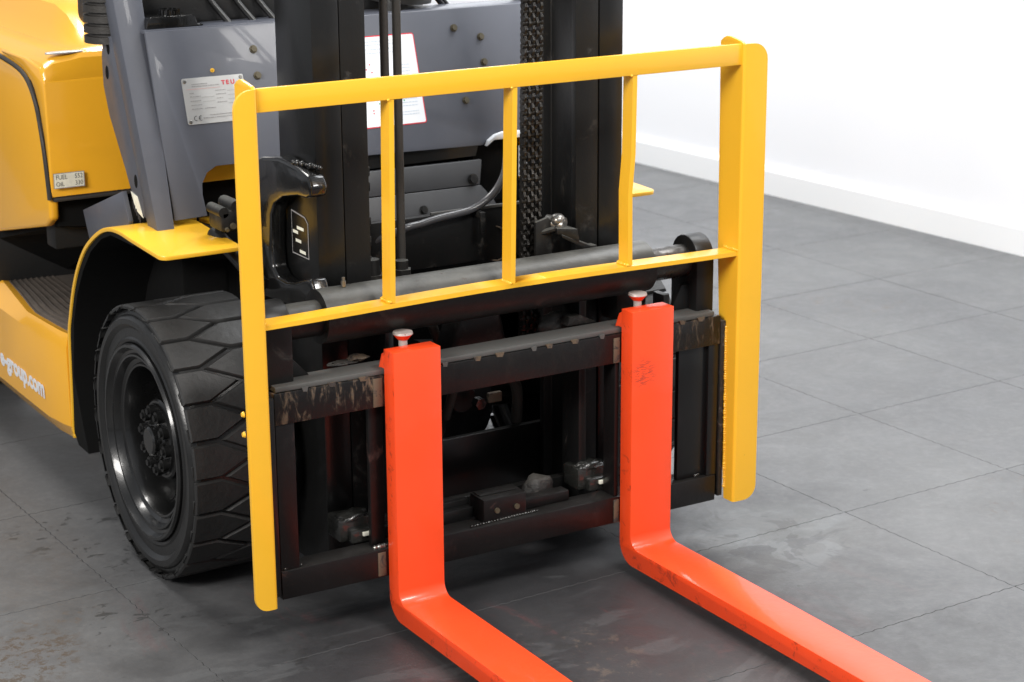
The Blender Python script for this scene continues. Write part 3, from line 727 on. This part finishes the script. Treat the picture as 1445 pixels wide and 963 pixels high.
# ---- fenders
def fender(s):
    def X(x): return x if s < 0 else .18 - x
    out = [(.340, .6935), (.50, .6985), (.575, .7015), (.640, .695), (.705, .673), (.787, .627), (.848, .571), (.892, .510), (.924, .445), (.943, .391), (.955, .247), (.963, .162), (.950, .150)]
    sm = []
    for i in range(len(out) - 1):
        p0, p1, p2, p3 = (Vector(out[max(i - 1, 0)]), Vector(out[i]), Vector(out[i + 1]), Vector(out[min(i + 2, len(out) - 1)]))
        for k in range(4 if i > 0 else 1):
            q = k / 4; sm.append(tuple(.5 * ((2 * p1) + (p2 - p0) * q + (2 * p0 - 5 * p1 + 4 * p2 - p3) * q * q + (3 * p1 - p0 - 3 * p2 + p3) * q ** 3)))
    out = sm + [out[-1]]
    t = .009; inn = []
    for i, (y, z) in enumerate(out):
        a = out[max(i - 1, 0)]; b = out[min(i + 1, len(out) - 1)]; d = Vector((b[0] - a[0], b[1] - a[1])).normalized(); inn.append((y + d.y * t, z - d.x * t))
    o = B()
    A = [o.bm.verts.new((X(-.490), y, z)) for y, z in out]; C = [o.bm.verts.new((X(-.490), y, z)) for y, z in inn]
    inx = [-.320 if y < .62 and z > .68 else -.300 for y, z in out]
    D = [o.bm.verts.new((X(ix), y, z)) for (y, z), ix in zip(out, inx)]; E_ = [o.bm.verts.new((X(ix), y, z)) for (y, z), ix in zip(inn, inx)]
    n = len(out)
    for i in range(n - 1):
        o.bm.faces.new((A[i], A[i + 1], C[i + 1], C[i])); o.bm.faces.new((A[i], D[i], D[i + 1], A[i + 1])); o.bm.faces.new((C[i], C[i + 1], E_[i + 1], E_[i])); o.bm.faces.new((D[i], E_[i], E_[i + 1], D[i + 1]))
    for i in (0, n - 1): o.bm.faces.new((A[i], C[i], E_[i], D[i]) if i else (A[i], D[i], E_[i], C[i]))
    # round the front outer corner
    bmesh.ops.recalc_face_normals(o.bm, faces=o.bm.faces)
    ed = [e for e in o.bm.edges if all(abs(v.co.x - X(-.490)) < 1e-4 and v.co.y < .36 for v in e.verts)]
    bmesh.ops.bevel(o.bm, geom=ed, offset=.018, segments=5, profile=.5, affect='EDGES')
    es = [e for e in o.bm.edges if len(e.link_faces) == 2 and e.calc_face_angle(0) > R(50)]
    bmesh.ops.bevel(o.bm, geom=es, offset=.0018, segments=2, profile=.5, affect='EDGES')
    f = part(o, 'fender', YEL)
    # lighter inner liner (black) under the fender
    o = B(); pts = [(y + .0, z - .002) for y, z in inn[1:]]; pi = [(y - .004, z - .006) for y, z in inn[1:]]
    o.prism([(y, z - .0005) for y, z in inn[1:]] + [(.93, .14), (.864, .138), (.93, .30), (.905, .43), (.87, .50), (.82, .565), (.76, .62), (.69, .660), (.63, .68), (.50, .683)], 'x', min(X(-.486), X(-.30)), max(X(-.486), X(-.30)))
    part(o, 'wheel_arch_liner', DARK, f)
    return f
fd = fender(-1); fender(1)
part(B().prism([(-.300, .600), (-.288, .560), (-.240, .560), (-.240, .610), (-.30, .612)], 'z', .690, .6985, .001), 'fender_tab', YEL, fd)
part(B().box(-.41, -.28, .63, .66, .6985, .712, .002), 'rubber_packer', DARK, fd)

# ---- yellow body: front box, side cover, hood
seam = [(1.004, .690), (1.010, .735), (1.024, .815), (1.045, .880), (1.070, .918), (1.100, .942), (1.140, .957), (1.20, .966), (1.290, .973)]
def body(pts, name, m, x0, x1, bev, seg=4):
    return part(B().prism(pts, 'x', x0, x1, bev, seg), name, m, sharp=50)
fb = body([(1.000, .690)] + [(y - .004, z + .004) for y, z in seam[1:]] + [(1.290, .985), (1.12, .985), (1.02, .975), (.996, .945), (.993, .80)], 'front_body_panel', YELP, -.486, .666, .005, 3)
sc = body([(y + .006, z - .010) for y, z in seam] + [(1.40, .967), (2.25, .975), (2.25, .50), (1.42, .535), (1.05, .618), (1.012, .640)], 'side_cover', YELP, -.488, -.466, .008, 4)
sc2 = body([(1.35, .967), (2.25, .975), (2.25, .50), (1.42, .535), (1.35, .60)], 'side_cover', YELP, .54, .668, .020, 5)
part(B().tube([(-.488, y, z - .004) for y, z in seam] + [(-.486, 1.40, .975), (-.486, 1.60, .977)], .0055, 8, 3), 'rubber_seal', HOSE, fb)
part(B().box(-.480, .660, .998, 1.03, .681, .6895, .002), 'rubber_seal', HOSE, fb)
# shoulder with a chamfer, rising into the raised hood; rounded off at the front
o = B()
cols = [(-.4835, .940), (-.4835, .974), (-.478, .984), (-.460, .994), (-.415, 1.000), (-.398, 1.003), (-.389, 1.003), (-.376, 1.003), (-.362, 1.003), (-.335, 1.003), (.48, 1.003), (.525, 1.003), (.560, 1.003), (.66, 1.001)]
hump = [0, 0, 0, 0, 0, 0, .010, .042, .078, .092, .094, .05, 0, 0]
rows_ = [(1.000, -.075, 0), (.9975, -.048, 0), (.9985, -.026, 0), (1.005, -.011, 0), (1.018, -.002, 0), (1.040, .0, .01), (1.075, .0, .12), (1.12, .0, .42), (1.18, 0, .78), (1.26, 0, 1), (1.6, 0, 1), (2.3, 0, 1)]
rings = []
for y, dz, k in rows_:
    rings.append([o.bm.verts.new((x, y, max(z + dz, .92 if dz else 0) + h * k)) for (x, z), h in zip(cols, hump)])
for a, b in zip(rings, rings[1:]):
    for i in range(len(cols) - 1): o.bm.faces.new((a[i], a[i + 1], b[i + 1], b[i]))
hd = part(o, 'engine_hood', YELP, sharp=27)
part(B().prism([(-.425 + .043 * math.cos(R(t)) * (1 if abs(math.cos(R(t))) < .99 else 1), 1.030 + .016 * math.sin(R(t))) for t in range(0, 360, 20)], 'z', 1.001, 1.0045, .0008), 'hood_latch_plate', PLATE, hd)
# fuel and oil sticker on the front panel
fs = part(B().box(-.4815, -.4115, .9885, .9895, .7125, .7465), 'capacity_sticker', INKG, fb)
fs2 = part(B().box(-.4800, -.4130, .9880, .9885, .7140, .7450), 'sticker_face', CREAM, fs)
for body_, xx, zz in (('FUEL', -.477, .7325), ('OIL', -.477, .7175), ('552', -.434, .7325), ('330', -.434, .7175)):
    t = text_part(body_, .0145, INK, 'printed_text', fs, (xx, .9876, zz), (R(90), 0, 0), -.0001, xs=.85)

# ---- chassis side with the step
sd = B()
# side panel as a thick plate with chamfered top lip and turned-under bottom
yy = [.957, .985, 1.06, 1.19, 1.35, 1.52, 2.30]
xe = [-.4905, -.498, -.508, -.509, -.509, -.509, -.509]; xt = [-.484, -.489, -.4945, -.501, -.481, -.459, -.459]
top = [.392] * 7; rows = []
for y, a, b, zt in zip(yy, xe, xt, top):
    rows.append([sd.bm.verts.new(p) for p in ((b, y, zt), (a, y, zt - .034), (a - .001, y, .176), (a + .024, y, .138), (b + .04, y, .138), (b + .04, y, zt - .01))])
for a, b in zip(rows, rows[1:]):
    for i in range(6): sd.bm.faces.new((a[i], a[(i + 1) % 6], b[(i + 1) % 6], b[i]))
sd.bm.faces.new(rows[0]); sd.bm.faces.new(rows[-1][::-1])
side = part(sd, 'chassis_side', YELP, sharp=24)
sd = B(); sd.box(.632, .670, .957, 2.30, .138, .40, .008); part(sd, 'chassis_side', YELP)
step = part(B().prism([(-.485, .958), (-.493, 1.06), (-.4995, 1.19), (-.479, 1.35), (-.457, 1.52), (-.24, 1.52), (-.24, .958)], 'z', .366, .3875, .001), 'step_mat', MAT_)
for i in range(9):
    d = .010 + i * .0165
    part(B().tube([(-.474 + d, .960, .3875), (-.484 + d, 1.08, .3875), (-.490 + d, 1.19 - i * .004, .3875), (-.468 + d * .9, 1.36, .3875), (-.450 + d * .8, 1.51, .3875)], .0028, 6, 3), 'step_rib', RIBM, step)
part(B().hexa([(-.47, 1.515, .385), (.60, 1.40, .385), (.60, 1.55, .385), (-.47, 1.56, .385), (-.47, 1.505, .56), (.60, 1.39, .56), (.60, 1.55, .56), (-.47, 1.56, .56)], .004), 'step_riser', PLA2)
part(B().box(-.465, .62, 1.06, 1.12, .56, .676, .004), 'step_riser', PLA2)
part(B().hexa([(-.462, 1.03, .62), (-.30, 1.03, .60), (-.30, 1.5, .40), (-.462, 1.5, .50), (-.462, 1.03, .675), (-.30, 1.03, .675), (-.30, 1.5, .55), (-.462, 1.5, .55)]), 'lower_trim', DARK)
text_part('e-group.com', .060, WHITE, 'printed_text', side, (-.5107, 1.403, .2155), (R(91.3), 0, R(-90)), .0021, xs=1.07, t=.0003)
# cab floor and under frame
part(B().box(-.295, .475, .62, 1.06, .60, .66, .004), 'cab_floor', DARK)
part(B().box(-.330, .51, .63, .655, .766, .842, .003), 'frame_cross_bar', YEL)
part(B().box(-.325, .50, .66, .95, .40, .79, .01), 'bulkhead', DARK)
part(B().box(-.22, .40, .62, 1.9, .24, .60, .02), 'chassis_frame', DARK)
# hydraulic valve seen through the left gap
vb = part(B().box(-.345, -.300, .385, .45, .715, .757, .006).cyl((-.338, .385, .754), (-.338, .45, .754), .011, 12).cyl((-.310, .385, .763), (-.310, .45, .763), .013, 12), 'tilt_valve', CYLM)
part(B().cyl((-.322, .383, .727), (-.322, .375, .727), .006, 8).cyl((-.335, .383, .722), (-.335, .376, .720), .004, 8), 'fitting', BRASS, vb)
part(B().cyl((-.305, .383, .724), (-.305, .378, .724), .004, 8), 'fitting', RED, vb)
part(B().cyl((-.33, .46, .70), (-.30, .30, .62), .016, 14), 'tilt_cylinder', BLK)
# dashboard hood, fluid reservoir box and pipes above the cowl
ds = part(B().prism([(.745, 1.06), (.735, 1.14), (.76, 1.28), (.84, 1.36), (1.0, 1.34), (1.02, 1.06)], 'x', -.40, .26, .03, 5), 'dashboard_hood', PLA)
for i, x in enumerate((-.208, -.152, -.104)):
    part(B().tube([(x + .055, .70, 1.06), (x + .035, .712, 1.085), (x, .735, 1.14), (x - .03, .76, 1.22)], .007, 10), 'pipe', BLK, ds)
bx = part(B().prism([(-.368, 1.0850), (-.244, 1.0850), (-.244, 1.0885), (-.256, 1.0895), (-.262, 1.106), (-.267, 1.109), (-.358, 1.109), (-.364, 1.104)], 'y', .672, .724, .002), 'fluid_reservoir', GLO)
o = B().cyl((-.308, .698, 1.109), (-.308, .698, 1.118), .020, 18)
for t in range(0, 360, 30): o.cyl((-.308 + .019 * math.cos(R(t)), .698 + .019 * math.sin(R(t)), 1.109), (-.308 + .019 * math.cos(R(t)), .698 + .019 * math.sin(R(t)), 1.121), .004, 6)
part(o, 'reservoir_cap', GLO, bx)
part(B().cyl((.25, .75, 1.10), (.26, .74, 1.25), .075, 28, bev=.01), 'steering_column', PLA)
part(B().cyl((.25, .75, 1.088), (.26, .74, 1.101), .088, 28, bev=.004), 'column_base', PLA)
part(B().tube([(.37, .74, 1.07), (.352, .745, 1.092), (.325, .75, 1.13), (.30, .76, 1.20)], .007, 10).tube([(.378, .74, 1.07), (.362, .745, 1.092), (.337, .75, 1.13), (.31, .76, 1.20)], .007, 10), 'lever_pair', GLO)
# ribbed boot of the parking brake
bo = B()
for i in range(5):
    z = 1.050 + i * .0215
    bo.cyl((-.395, .80, z), (-.395, .80, z + .014), .058, 32, .058, .005).cyl((-.395, .80, z + .012), (-.395, .80, z + .024), .048, 24)
part(bo, 'ribbed_boot', HOSE, sharp=50)
part(B().cyl((-.40, .80, 1.15), (-.42, .82, 1.30), .012, 12).box(-.43, -.36, .79, .81, 1.14, 1.21, .003), 'brake_lever', BLK)

# ---- wheels
WW = .212
def wheel(loc, rotz, scale=1, name='front_wheel', blocks=True):
    h = WW / 2
    side_ = [(.203, -h + .010), (.208, -h + .003), (.214, -h + .001), (.218, -h + .004), (.236, -h + .004), (.240, -h + .000), (.245, -h - .004), (.256, -h - .004), (.261, -h + .0), (.264, -h + .005), (.270, -h + .006), (.2775, -h + .012)]
    prof = side_ + [(r, -x) for r, x in side_[::-1]]
    t = B().lathe_x(prof, 72).done(name, [SIDE, GRV], None, sharp=30)
    for p in t.data.polygons:
        c = p.center; r = math.hypot(c.y, c.z)
        if r > .2773: p.material_index = 1
    t.location = loc; t.rotation_euler = (0, 0, rotz); t.scale = (scale,) * 3; attach(t)
    def sub(o, nm, m, sharp=38):
        q = o.done(nm, m, None, sharp=sharp); q.parent = t; return q
    rim = [(.205, -h + .008), (.205, -h - .001), (.202, -h - .006), (.197, -h - .006), (.194, -h + .000), (.190, -h + .006), (.184, -h + .008), (.181, -h + .004), (.177, -h + .004), (.174, -h + .010), (.171, -h + .018), (.163, -h + .022),
           (.159, -h + .018), (.155, -h + .019), (.151, -h + .030), (.147, -h + .062), (.143, -h + .098), (.134, -h + .108), (.118, -h + .106), (.096, -h + .092), (.088, -h + .070), (.084, -h + .042), (.080, -h + .038), (.030, -h + .038)]
    sub(B().lathe_x(rim, 72), 'rim', RIM, 25)
    hub = B().lathe_x([(.076, -h + .039), (.074, -h + .033), (.044, -h + .032), (.042, -h + .027), (.031, -h + .025), (.030, -h + .016), (.026, -h + .012), (.0, -h + .012)], 32)
    bmesh.ops.remove_doubles(hub.bm, verts=hub.bm.verts, dist=.0001)
    sub(hub, 'hub', RIM, 24)
    nut = None
    for rr, n, sz, xx in ((.061, 10, .0125, -h + .034), (.037, 8, .0050, -h + .028)):
        base = B().cyl((0, 0, 0), (-.013 if sz > .008 else -.006, 0, 0), sz, 12 if sz > .008 else 6, bev=.002)
        base.cyl((-.012 if sz > .008 else -.005, 0, 0), (-.018 if sz > .008 else -.009, 0, 0), sz * .55, 8)
        nut = sub(base, 'wheel_nut', BLKM)
        for i in range(n):
            a = 2 * math.pi * (i + .3) / n
            c = nut if i == 0 else copy_part(nut, t)
            c.location = (xx, rr * math.sin(a), rr * math.cos(a)); c.rotation_euler = (a, 0, 0)
    if not blocks: return t
    NB = 24; pit = 2 * math.pi / NB; Ro = .2845; Ri = .2765
    def P(uu, vv, r): a = uu * pit; return (-h - .001 + vv * (WW + .002), r * math.sin(a), r * math.cos(a))
    g = .048      # half groove in pitch units
    def block(pts, shoulder):
        o = B(); cu = sum(p[0] for p in pts) / len(pts); cv = sum(p[1] for p in pts) / len(pts)
        def ins(d, e):
            res = []
            n = len(pts)
            for i in range(n):
                a, b, c_ = pts[i - 1], pts[i], pts[(i + 1) % n]
                s = (WW / (pit * Ro))
                A = Vector((a[0], a[1] * s)); Bq = Vector((b[0], b[1] * s)); C = Vector((c_[0], c_[1] * s))
                d1 = (Bq - A).normalized(); d2 = (C - Bq).normalized(); n1 = Vector((-d1.y, d1.x)); n2 = Vector((-d2.y, d2.x))
                k = (n1 + n2); k = k / max(.3, k.dot(n1))
                on = (b[1] in (0, 1))
                q = Bq + k * d
                if on: q = Vector((q.x, b[1] * s + (e if b[1] == 0 else -e)))
                res.append((q.x, q.y / s))
            return res
        lv_ = [(ins(g * .75, 0), Ri), (ins(g, 0), Ro - .0035), (ins(g + .040, .035), Ro)]
        if sum((lv_[0][0][i][0] * lv_[0][0][(i + 1) % len(pts)][1] - lv_[0][0][(i + 1) % len(pts)][0] * lv_[0][0][i][1]) for i in range(len(pts))) < 0: pass
        R_ = []
        for pp, r in lv_: R_.append([o.bm.verts.new(P(a, b, r)) for a, b in pp])
        n = len(pts)
        for a, b in zip(R_, R_[1:]):
            for i in range(n): o.bm.faces.new((a[i], a[(i + 1) % n], b[(i + 1) % n], b[i]))
        cc_ = o.bm.verts.new(P(cu, cv, Ro + .0006))
        for i in range(n): o.bm.faces.new((R_[-1][i], R_[-1][(i + 1) % n], cc_))
        if shoulder is not None:
            x = -h - .001 + shoulder * (WW + .002); sg = 1 if shoulder else -1
            vs = []
            for uu, r, dx in ((g * 1.4, Ri + .004, 0), (.42, Ri - .004, 0), (.42, Ro - .006, 0), (g * 1.4, Ro - .006, 0)):
                a = uu * pit; vs.append(((x, r * math.sin(a), r * math.cos(a)), (x + sg * .0025, r * math.sin(a), r * math.cos(a))))
            vs = [((x - sg * .018, q_[0][1], q_[0][2]), q_[1]) for q_ in vs]
            o.hexa([v_[0] for v_ in vs] + [v_[1] for v_ in vs])
        return o
    A_, B_ = .26, .62
    left = block([(0, 0), (.5, 0), (1, 0), (1, A_), (.5, B_), (0, A_)], 0)
    right = block([(.5, 1), (.5, B_), (1, A_), (1.5, B_), (1.5, 1), (1, 1)], 1)
    for bl in (left, right):
        q = sub(bl, 'tread_block', RUB, 30)
        for i in range(NB):
            c = q if i == 0 else copy_part(q, t)
            c.rotation_euler = (pit * i + random.uniform(-.004, .004), 0, 0)
    return t
RW = .2845
wl = wheel((-.386, .500, FLOOR + RW), 0)
wheel((.566, .500, FLOOR + RW), math.pi)
wheel((-.372, 2.05, FLOOR + RW * .88), 0, .88, 'rear_wheel', True)
wheel((.552, 2.05, FLOOR + RW * .88), math.pi, .88, 'rear_wheel', False)
# drive axle
ax = part(B().cyl((-.30, .50, FLOOR + RW), (.48, .50, FLOOR + RW), .062, 28), 'drive_axle', BLK)
part(B().cyl((.14, .48, .27), (.26, .48, .27), .125, 36, .11, .01), 'axle_housing', BLKM, ax)
for i in range(8):
    a = 2 * math.pi * i / 8
    part(B().cyl((.132, .48 + .10 * math.sin(a), .27 + .10 * math.cos(a)), (.142, .48 + .10 * math.sin(a), .27 + .10 * math.cos(a)), .009, 6), 'bolt', STEEL, ax)
part(B().cyl((.165, .33, .30), (.165, .36, .30), .03, 20, .045, .003), 'axle_flange', BLKM, ax)
part(B().cyl((.178, .295, .300), (.178, .275, .300), .013, 6), 'bolt', GLO, ax)
part(B().box(.205, .238, .29, .30, .293, .315, .002), 'brass_tag', TAN, ax)
